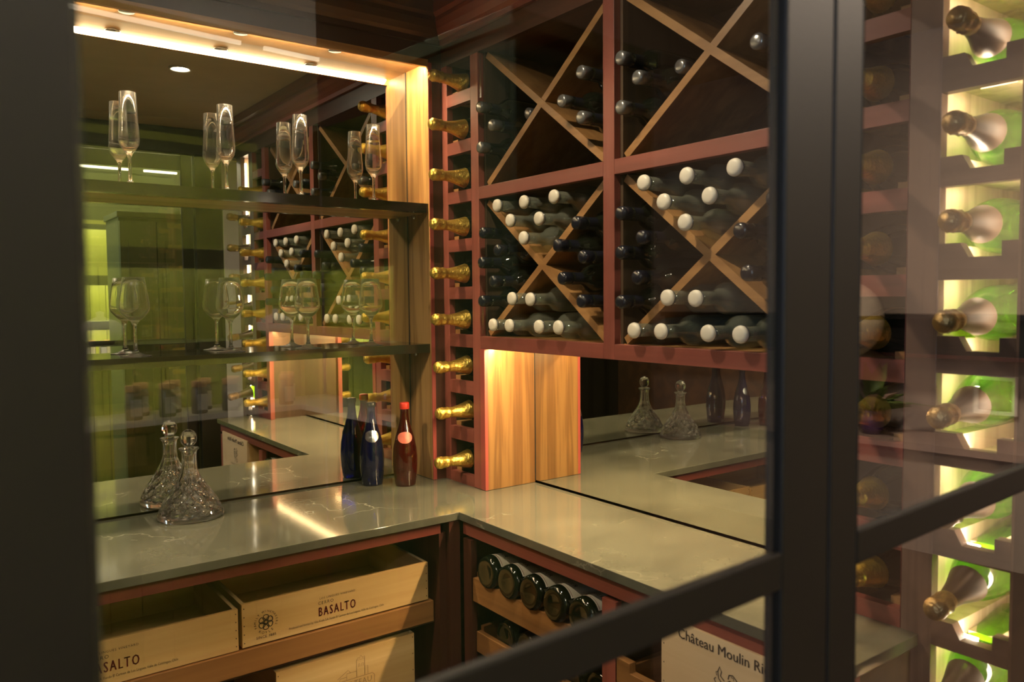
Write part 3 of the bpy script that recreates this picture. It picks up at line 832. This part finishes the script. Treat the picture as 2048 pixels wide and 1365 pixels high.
for i, x in enumerate((-1.0203, -.7893, -.5765, -.383)):
    o = wg if i == 0 else dup(wg); o.location = (x, -.06, ZM); o.rotation_euler.z = i
    tag(o, 'round bowled wine glass on the lower shelf, ' + ['leftmost of four', 'second from left', 'third from left', 'nearest the oak panel'][i], 'glass', 'wine glasses on the lower shelf')

# ---------------------------------------------------------------- cut-glass decanter
de = thing('decanter', 'cut glass ship decanter with ball stopper on the left counter', 'decanter', (-.9121, -.0960, .9003))
DXY = (-.9121, -.0960, .9003)
outer = [(.0760, 0), (.0790, .004), (.0790, .010), (.0765, .014), (.0750, .020), (.0715, .030), (.0660, .041), (.0590, .053), (.0500, .066), (.0400, .080), (.0310, .094), (.0240, .108), (.0195, .122), (.0180, .138), (.0175, .156), (.0185, .166), (.0240, .1725), (.0243, .1745)]
inner = [(.0150, .1720), (.0135, .160), (.0135, .130), (.0165, .112), (.0250, .094), (.0380, .074), (.0520, .055), (.0630, .038), (.0680, .024), (.0690, .014), (.0600, .009), (0, .009)]
b = MB(); nn = 144
prof = []
for (r0, z0), (r1, z1) in zip(outer, outer[1:]):
    k = 6 if .019 < (z0 + z1) / 2 < .092 else 1
    prof += [(r0 + (r1 - r0) * i / k, z0 + (z1 - z0) * i / k) for i in range(k)]
prof.append(outer[-1])
V = []; rows = []
for r, z in prof:
    rows.append(list(range(len(V), len(V) + nn)))
    for k in range(nn):
        a = 2 * PI * k / nn; d = 0
        if .019 < z < .090:                      # diamond cuts: two families of crossing grooves
            s_ = math.log(z + .05) * 19
            g1 = abs(((a / (2 * PI) * 12 + s_ / 5.2) % 1) - .5) * 2; g2 = abs(((a / (2 * PI) * 12 - s_ / 5.2) % 1) - .5) * 2
            d = -.0050 * (max(0, 1 - g1 * 2.2) + max(0, 1 - g2 * 2.2))
        elif .094 <= z < .165:                   # flute cuts up the neck
            d = -.0010 * abs(math.cos(a * 5))
        V.append(((r + d) * math.cos(a), (r + d) * math.sin(a), z))
F = []
for ra, rb in zip(rows, rows[1:]):
    for k in range(nn):
        F.append((ra[k], ra[(k + 1) % nn], rb[(k + 1) % nn], rb[k]))
base_c = len(V); V.append((0, 0, 0))
for k in range(nn):
    F.append((base_c, rows[0][(k + 1) % nn], rows[0][k]))
prev = rows[-1]
for r, z in inner:
    if r == 0:
        V.append((0, 0, z)); c = len(V) - 1
        for k in range(nn):
            F.append((prev[k], prev[(k + 1) % nn], c))
    else:
        row = list(range(len(V), len(V) + nn)); V += [(r * math.cos(2 * PI * k / nn), r * math.sin(2 * PI * k / nn), z) for k in range(nn)]
        for k in range(nn):
            F.append((prev[k], prev[(k + 1) % nn], row[(k + 1) % nn], row[k]))
        prev = row
b.add([(x + DXY[0], y + DXY[1], z + DXY[2]) for x, y, z in V], F, CRYSTAL, False)
b.build('body', CRYSTAL, de)
s_ = MB(); s_.lathe([(0, .158), (.0120, .158), (.0128, .172), (.0125, .176), (.0100, .179), (.0130, .182), (.0185, .189), (.0208, .199), (.0190, .209), (.0130, .217), (.0060, .2205), (0, .221)], 12, smooth=False, c=DXY)
s_.build('stopper', CRYSTAL, de)


# ---------------------------------------------------------------- two carafe-shaped bottles
def carafe(name, label, glass, capm, loc, red):
    t = thing(name, label, 'bottle', loc)
    prof = [(0, .006), (.020, .003), (.0275, 0), (.0300, .004), (.0335, .030), (.0358, .060), (.0358, .085), (.0335, .112), (.0280, .140), (.0215, .162), (.0160, .182), (.0130, .198), (.0118, .212), (.0118, .232), (.0130, .233), (.0130, .238), (0, .238)]
    MB().lathe(prof, 28, c=loc).build('body', glass, t)
    MB().lathe([(.0138, .224 if red else .230), (.0142, .226 if red else .232), (.0142, .240), (.0128, .243), (0, .243)], 20, c=loc).build('cap', capm, t)
    def rad(z):
        for (r0, z0), (r1, z1) in zip(prof[3:], prof[4:]):
            if z0 <= z <= z1:
                return r0 + (r1 - r0) * (z - z0) / (z1 - z0)
        return .02
    # neck medallion, curved to the shoulder, facing the room
    mb = MB(); ring = []; ang0 = math.atan2(-2.1 - loc[1], -1.35 - loc[0])
    zc, hh, ww = (.143, .0165, .0235) if red else (.146, .017, .022)
    c0 = None
    for rr_ in (0, .5, 1):
        for k in range(20):
            a = 2 * PI * k / 20; z = zc + hh * rr_ * math.sin(a) * (1 if math.sin(a) < 0 or red else 1.0); x = ww * rr_ * math.cos(a)
            R_ = rad(z) + .0007; th = ang0 + x / R_
            mb.v.append((loc[0] + R_ * math.cos(th), loc[1] + R_ * math.sin(th), loc[2] + z))
    m_ = CORAL if red else SILVER
    mb.mi(m_)
    for i in (0, 1):
        for k in range(20):
            mb.f.append((i * 20 + k, i * 20 + (k + 1) % 20, (i + 1) * 20 + (k + 1) % 20, (i + 1) * 20 + k)); mb.m.append(0); mb.sm.append(True)
    mb.build('neck_label', m_, t)
    return t


carafe('glass_bottle', 'cobalt blue glass bottle with silver neck label by the mirror', COBALT, BLACKP, (-.3907, -.066, .9003), False)
carafe('glass_bottle', 'ruby red glass bottle with coral neck label and red cap', RUBY, REDLABEL, (-.3169, -.132, .9003), True)

carafe('glass_bottle', 'cobalt blue glass bottle at the far left end, seen in the low mirror', COBALT, BLACKP, (-1.32, -.072, .9003), False)
carafe('glass_bottle', 'ruby red glass bottle at the far left end, seen in the low mirror', RUBY, REDLABEL, (-1.41, -.13, .9003), True)

# ================================================================== steel and glass partition in front
FO = Vector((-1.4502 - .3 * math.sin(math.radians(3.04)), -2.1904 + .3 * math.cos(math.radians(3.04)), 0))


def leaf(name, label, kind='structure'):
    t = thing(name, label, None, tuple(FO), None, kind); t.rotation_euler.z = math.radians(3.04); ORG[t.name] = (0, 0, 0)
    return t


def framed(t, s0, s1, sl, sr, z0, z1, rails):
    """one glazed leaf in partition coordinates: s along, depth into the room"""
    for a, b_ in ((s0, s0 + sl), (s1 - sr, s1)):
        Bx(a, b_, 0, .0145, z0, z1).build('stile', STEEL, t, .0015)
    zs = [(z0, z0 + .09)] + list(rails) + [(z1 - .07, z1)]
    for a, b_ in zs:
        Bx(s0 + sl, s1 - sr, 0, .008, a, b_).build('rail', STEEL, t, .0015)
    for (a0, a1), (b0, b1) in zip(zs, zs[1:]):
        if b0 - a1 > .05:
            Bx(s0 + sl - .004, s1 - sr + .004, 0.004, .0075, a1 - .004, b0 + .004).build('glass_pane', PANE, t)
            g = MB()
            for (x0, x1, y0, y1) in ((s0 + sl, s0 + sl + .003, a1, b0), (s1 - sr - .003, s1 - sr, a1, b0)):
                g.box(x0, x1, .0075, .0115, y0, y1)
            g.build('glazing_bead', GASKET, t)


d1 = leaf('door_1', 'dark bronze steel door leaf with glass panes, nearest the camera')
framed(d1, .0, .547, .0617, .060, .01, 2.10, [(1.2440, 1.2700)])
w1 = leaf('window_1', 'fixed steel framed glass pane right of the door')
Bx(.550, .589, 0, .012, 0, 2.13).build('mullion', STEEL, w1, .0015)
framed(w1, .589, 1.10, .003, .05, .0, 2.13, [(1.238, 1.2645)])
fr = leaf('trim_6', 'steel door jamb and header')
Bx(-.07, -.003, 0, .06, 0, 2.25).build('jamb', STEEL, fr)
Bx(-.07, 1.30, 0, .06, 2.132, 2.25).build('header', STEEL, fr)
Bx(1.103, 1.225, 0, .06, 0, 2.13).build('jamb', STEEL, fr)
Bx(-1.2, -.07, 0, .06, 0, 2.25).build('side_infill', STEEL, fr)
Bx(-1.2, 1.8, 0, .05, 2.25, 3.0).build('upper_infill', PLASTER, fr)

# recessed ceiling lamps
for i, (x, y, z, l) in enumerate(((-.643, -.91, CEIL, 'recessed downlight in the cellar ceiling, reflected in the tall mirror'), (-1.55, -.78, CEIL, 'recessed downlight in the cellar ceiling near its left end'), (-.9, -3.6, 3.0, 'recessed downlight over the lobby, above the green alcove'), (1.6, -3.0, 3.0, 'recessed downlight over the reception counter'))):
    t = thing('downlight', l, 'lamp', (x, y, z))
    MB().lathe([(.030, -.006), (.040, -.006), (.040, 0), (.030, 0)], 20, closed=True, c=(x, y, z)).build('trim_ring', WHITEP, t)
    MB().lathe([(0, -.003), (.030, -.003)], 20, c=(x, y, z)).build('lens', LAMPM, t)

# ================================================================== the lobby behind the camera, seen only in mirrors and glass
AY, AX = -4.8, .34
tag(Bx(-3.6, 3.6, -7.05, -7.0, 0, 3.0).build('wall_lobby_back', UPPERWALL), kind='structure')
tag(Bx(-3.65, -3.6, -7, -1.9, 0, 3.0).build('wall_lobby_left', GREEND), kind='structure')
tag(Bx(3.6, 3.65, -7, 1.0, 0, 3.0).build('wall_lobby_right', BEIGE), kind='structure')
tag(Bx(.2, 3.6, -1.78, -1.72, 0, 3.0).build('wall_lobby_front', BEIGE), kind='structure')
gw = thing('panelled_alcove', 'green tongue and groove alcove with lit shelf, mirrored behind the glasses', 'alcove', (0, AY, 0))
Bx(-2.6, AX, AY - .06, AY - .02, 0, 2.56).build('back_board', GREEND, gw)
Bx(-2.6, AX, AY - .06, AY - .02, 2.56, 3.0).build('upper_panel', UPPERWALL, gw)
for i in range(22):
    x = -2.2 + i * .115
    Bx(x + .002, x + .113, AY - .02, AY, 0, 1.60).build('plank', GREENP, gw)
for i in range(8):
    y = AY + i * .115
    Bx(AX, AX + .02, y + .002, y + .113, 0, 1.60).build('plank', GREENP, gw)
Bx(AX, AX + .06, AY, -3.88, 1.60, 2.2).build('side_panel', GREEND, gw)
Bx(-2.6, AX, AY, AY + .16, 1.60, 1.64).build('shelf', GREEND, gw)
Bx(AX - .16, AX, AY + .16, -3.88, 1.60, 1.64).build('shelf', GREEND, gw)
Bx(-2.5, AX - .02, AY + .10, AY + .13, 1.594, 1.5995).build('light_strip', LEDG, gw)
Bx(-2.6, AX, AY + .15, AY + .16, 1.565, 1.60).build('shelf_lip', GREEND, gw)
Bx(AX - .16, AX - .15, AY + .16, -3.88, 1.565, 1.60).build('shelf_lip', GREEND, gw)
Bx(AX - .13, AX - .10, AY + .13, -3.9, 1.594, 1.5995).build('light_strip', LEDG, gw)
Bx(-2.6, AX, AY, AY + .24, 1.25, 1.29).build('shelf', GREEND, gw)
Bx(AX - .24, AX, AY + .24, -3.88, 1.25, 1.29).build('shelf', GREEND, gw)
Bx(-2.5, AX - .02, AY + .14, AY + .17, 1.243, 1.2495).build('light_strip', LEDG, gw)  # strip added to brighten the jars below
Bx(-2.6, AX, AY + .22, AY + .24, 1.225, 1.25).build('shelf_lip', GREEND, gw)
Bx(-2.6, AX, AY, AY + .26, 1.00, 1.02).build('shelf', WHITEP, gw)
Bx(AX - .26, AX, AY + .26, -3.88, 1.00, 1.02).build('shelf', WHITEP, gw)
Bx(-1.3, -.05, AY + .06, AY + .075, 2.47, 2.485).build('light_strip', LEDL, gw)
Bx(.05, .30, AY + .06, AY + .075, 2.47, 2.485).build('light_strip', LEDL, gw)

Bx(-.75, -.04, AY, AY + .17, 2.03, 2.06).build('shelf', GREENP, gw)
Bx(-.75, -.04, AY + .15, AY + .17, 1.99, 2.03).build('shelf_lip', GREEND, gw)
Bx(-.04, -.02, AY, AY + .17, 1.64, 2.06).build('upright', GREEND, gw)
Bx(-.72, -.06, AY + .09, AY + .12, 2.022, 2.0295).build('light_strip', LEDG, gw)
Bx(-.75, -.04, AY - .02, AY, 1.64, 2.03).build('niche_back', GREENP, gw)
cu = thing('blocking_cupboard', 'dark green cupboard added in the lobby to hide the bright alcove from the mirror', 'cupboard', (-.36, -2.75, 0))  # added to block the tall mirror's view of the lit alcove
Bx(-.55, -.17, -2.95, -2.60, .06, 1.90).build('carcass', GREEND, cu, .002)
for x0, x1 in ((-.548, -.362), (-.358, -.172)):
    d_ = Bx(x0, x1, -2.60, -2.582, .10, 1.88).build('door', GREEND, cu, .002)
    Bx(x0 + .04, x1 - .04, -2.582, -2.576, .20, 1.78).build('raised_panel', GREEND, d_, .002)
Bx(-.56, -.16, -2.96, -2.575, 1.90, 1.93).build('cornice', GREEND, cu, .002)
Bx(-.54, -.18, -2.94, -2.61, 0, .06).build('plinth', BLACKP, cu)
jr = proto('storage_jar', 'x', 'jar')
MB().lathe([(0, 0), (.027, 0), (.029, .005), (.029, .085), (.025, .094), (.024, .100), (0, .100)], 18).build('jar_body', JARG, jr)
MB().lathe([(0, .100), (.026, .100), (.0275, .104), (.0275, .122), (0, .122)], 16).build('cork_lid', CORK, jr)
MB().box(-.019, .019, .0275, .0298, .014, .074).build('paper_label', PAPER, jr)
k = 0
for i in range(6):
    for row in (0, 1):
        o = jr if k == 0 else dup(jr)
        o.location = (-.545 + i * .118 + row * .053, AY + .20 - row * .09, 1.02)
        tag(o, 'cork lidded jar on the white alcove shelf, %s row, %s from left in the mirror' % (('front', 'back')[row], ORD[i]), 'jar', 'jars on the white shelf')
        k += 1
for i, (x, z, l) in enumerate(((-.62, 1.29, 'white lidded tureen on the green alcove shelf'), (.05, 1.29, 'white lidded tureen at the right end of the alcove shelf'))):
    t = thing('tureen', l, 'tureen', (x, AY + .11, z))
    MB().lathe([(0, 0), (.04, 0), (.07, .03), (.075, .06), (0, .06)], 18, c=(x, AY + .11, z)).build('bowl', WHITEP, t)
    MB().lathe([(.076, .06), (.06, .08), (.02, .095), (.012, .10), (.014, .115), (0, .12)], 18, c=(x, AY + .11, z)).build('lid', WHITEP, t)

cg = thing('glass_hopper', 'glass hopper jar with a dark domed lid at the alcove side shelf', 'jar', (.20, -4.08, 1.02))
MB().lathe([(0, .001), (.052, .001), (.054, .006), (.054, .165), (.051, .165), (.051, .008), (0, .008)], 24, c=(.20, -4.08, 1.02)).build('glass_cylinder', CLEARB, cg)
MB().lathe([(.050, .166), (.076, .168), (.074, .178), (.055, .192), (.020, .200), (0, .201)], 24, c=(.20, -4.08, 1.02)).build('domed_lid', BLACKP, cg)

# reception side, reflected in the right-hand pane
rc = thing('reception_counter', 'pale topped reception counter reflected in the right pane', 'counter', (3.3, -3.6, 0))
Bx(3.15, 3.59, -5.0, -2.2, .58, .62).build('worktop', plain('blush_worktop', (.42, .30, .25), .4), rc)
Bx(3.2, 3.58, -4.95, -2.25, 0, .58).build('front_panel', BEIGE, rc)
sh = thing('wall_cornice_shelf', 'black moulded shelf band across the lobby wall', 'shelf', (3.5, -3.5, 1.1))
Bx(3.40, 3.598, -5.2, -2.0, 1.10, 1.30).build('fascia', BLACKP, sh)
Bx(3.34, 3.598, -5.2, -2.0, 1.30, 1.33).build('shelf_top', BLACKP, sh)
Bx(3.37, 3.598, -5.2, -2.0, 1.08, 1.10).build('moulding', DARKRED, sh)
pf = thing('picture_frame', 'small white framed picture on the lobby wall', 'picture', (3.58, -3.05, .9))
Bx(3.57, 3.598, -3.16, -2.94, .76, .98).build('frame', WHITEP, pf)
Bx(3.566, 3.572, -3.135, -2.965, .785, .955).build('print', plain('brown_print', (.20, .12, .08), .6), pf)
bl = thing('balloon', 'cream oval balloon with a gold band above the flowers', 'balloon', (3.1, -3.68, 1.1))
MB().ball((3.1, -3.68, 1.30), .19, None, 1, 1, 1.15, 20, 14).build('envelope', BALLOONM, bl)
MB().lathe([(.1905, -.004), (.1912, 0), (.1905, .016)], 24, c=(3.1, -3.68, 1.31)).build('printed_band', GOLDINK, bl)
MB().tube([(3.1, -3.68, 1.105), (3.1, -3.68, .9), (3.2, -3.67, .63)], .002).build('ribbon', GOLDINK, bl)
vs = thing('flower_vase', 'purple vase of lilies and broad leaves on the reception counter', 'vase', (3.3, -3.62, .62))
MB().lathe([(0, 0), (.05, 0), (.065, .04), (.06, .10), (.045, .13), (.05, .14), (0, .13)], 18, c=(3.3, -3.62, .62)).build('vase_body', PURPLE, vs)
for i in range(34):
    a = random.uniform(0, 2 * PI); el = random.uniform(.15, 1.35); L_ = random.uniform(.20, .38)
    d = Vector((math.cos(a) * math.cos(el), math.sin(a) * math.cos(el), math.sin(el))); p0 = Vector((3.3, -3.62, .75)); s = d.cross(Vector((0, 0, 1))).normalized() * random.uniform(.024, .044)
    mid = p0 + d * L_ * .55 + Vector((0, 0, .02)); end = p0 + d * L_ - Vector((0, 0, .03))
    pet = i % 6 == 0
    nrm = s.cross(d).normalized() * .003
    m = MB(); m.add([p0, mid + s, end, mid - s, mid + nrm], [(0, 1, 4), (1, 2, 4), (2, 3, 4), (3, 0, 4), (0, 3, 2, 1)])
    m.build('petal' if pet else 'leaf', PETALM if pet else LEAFM, vs)
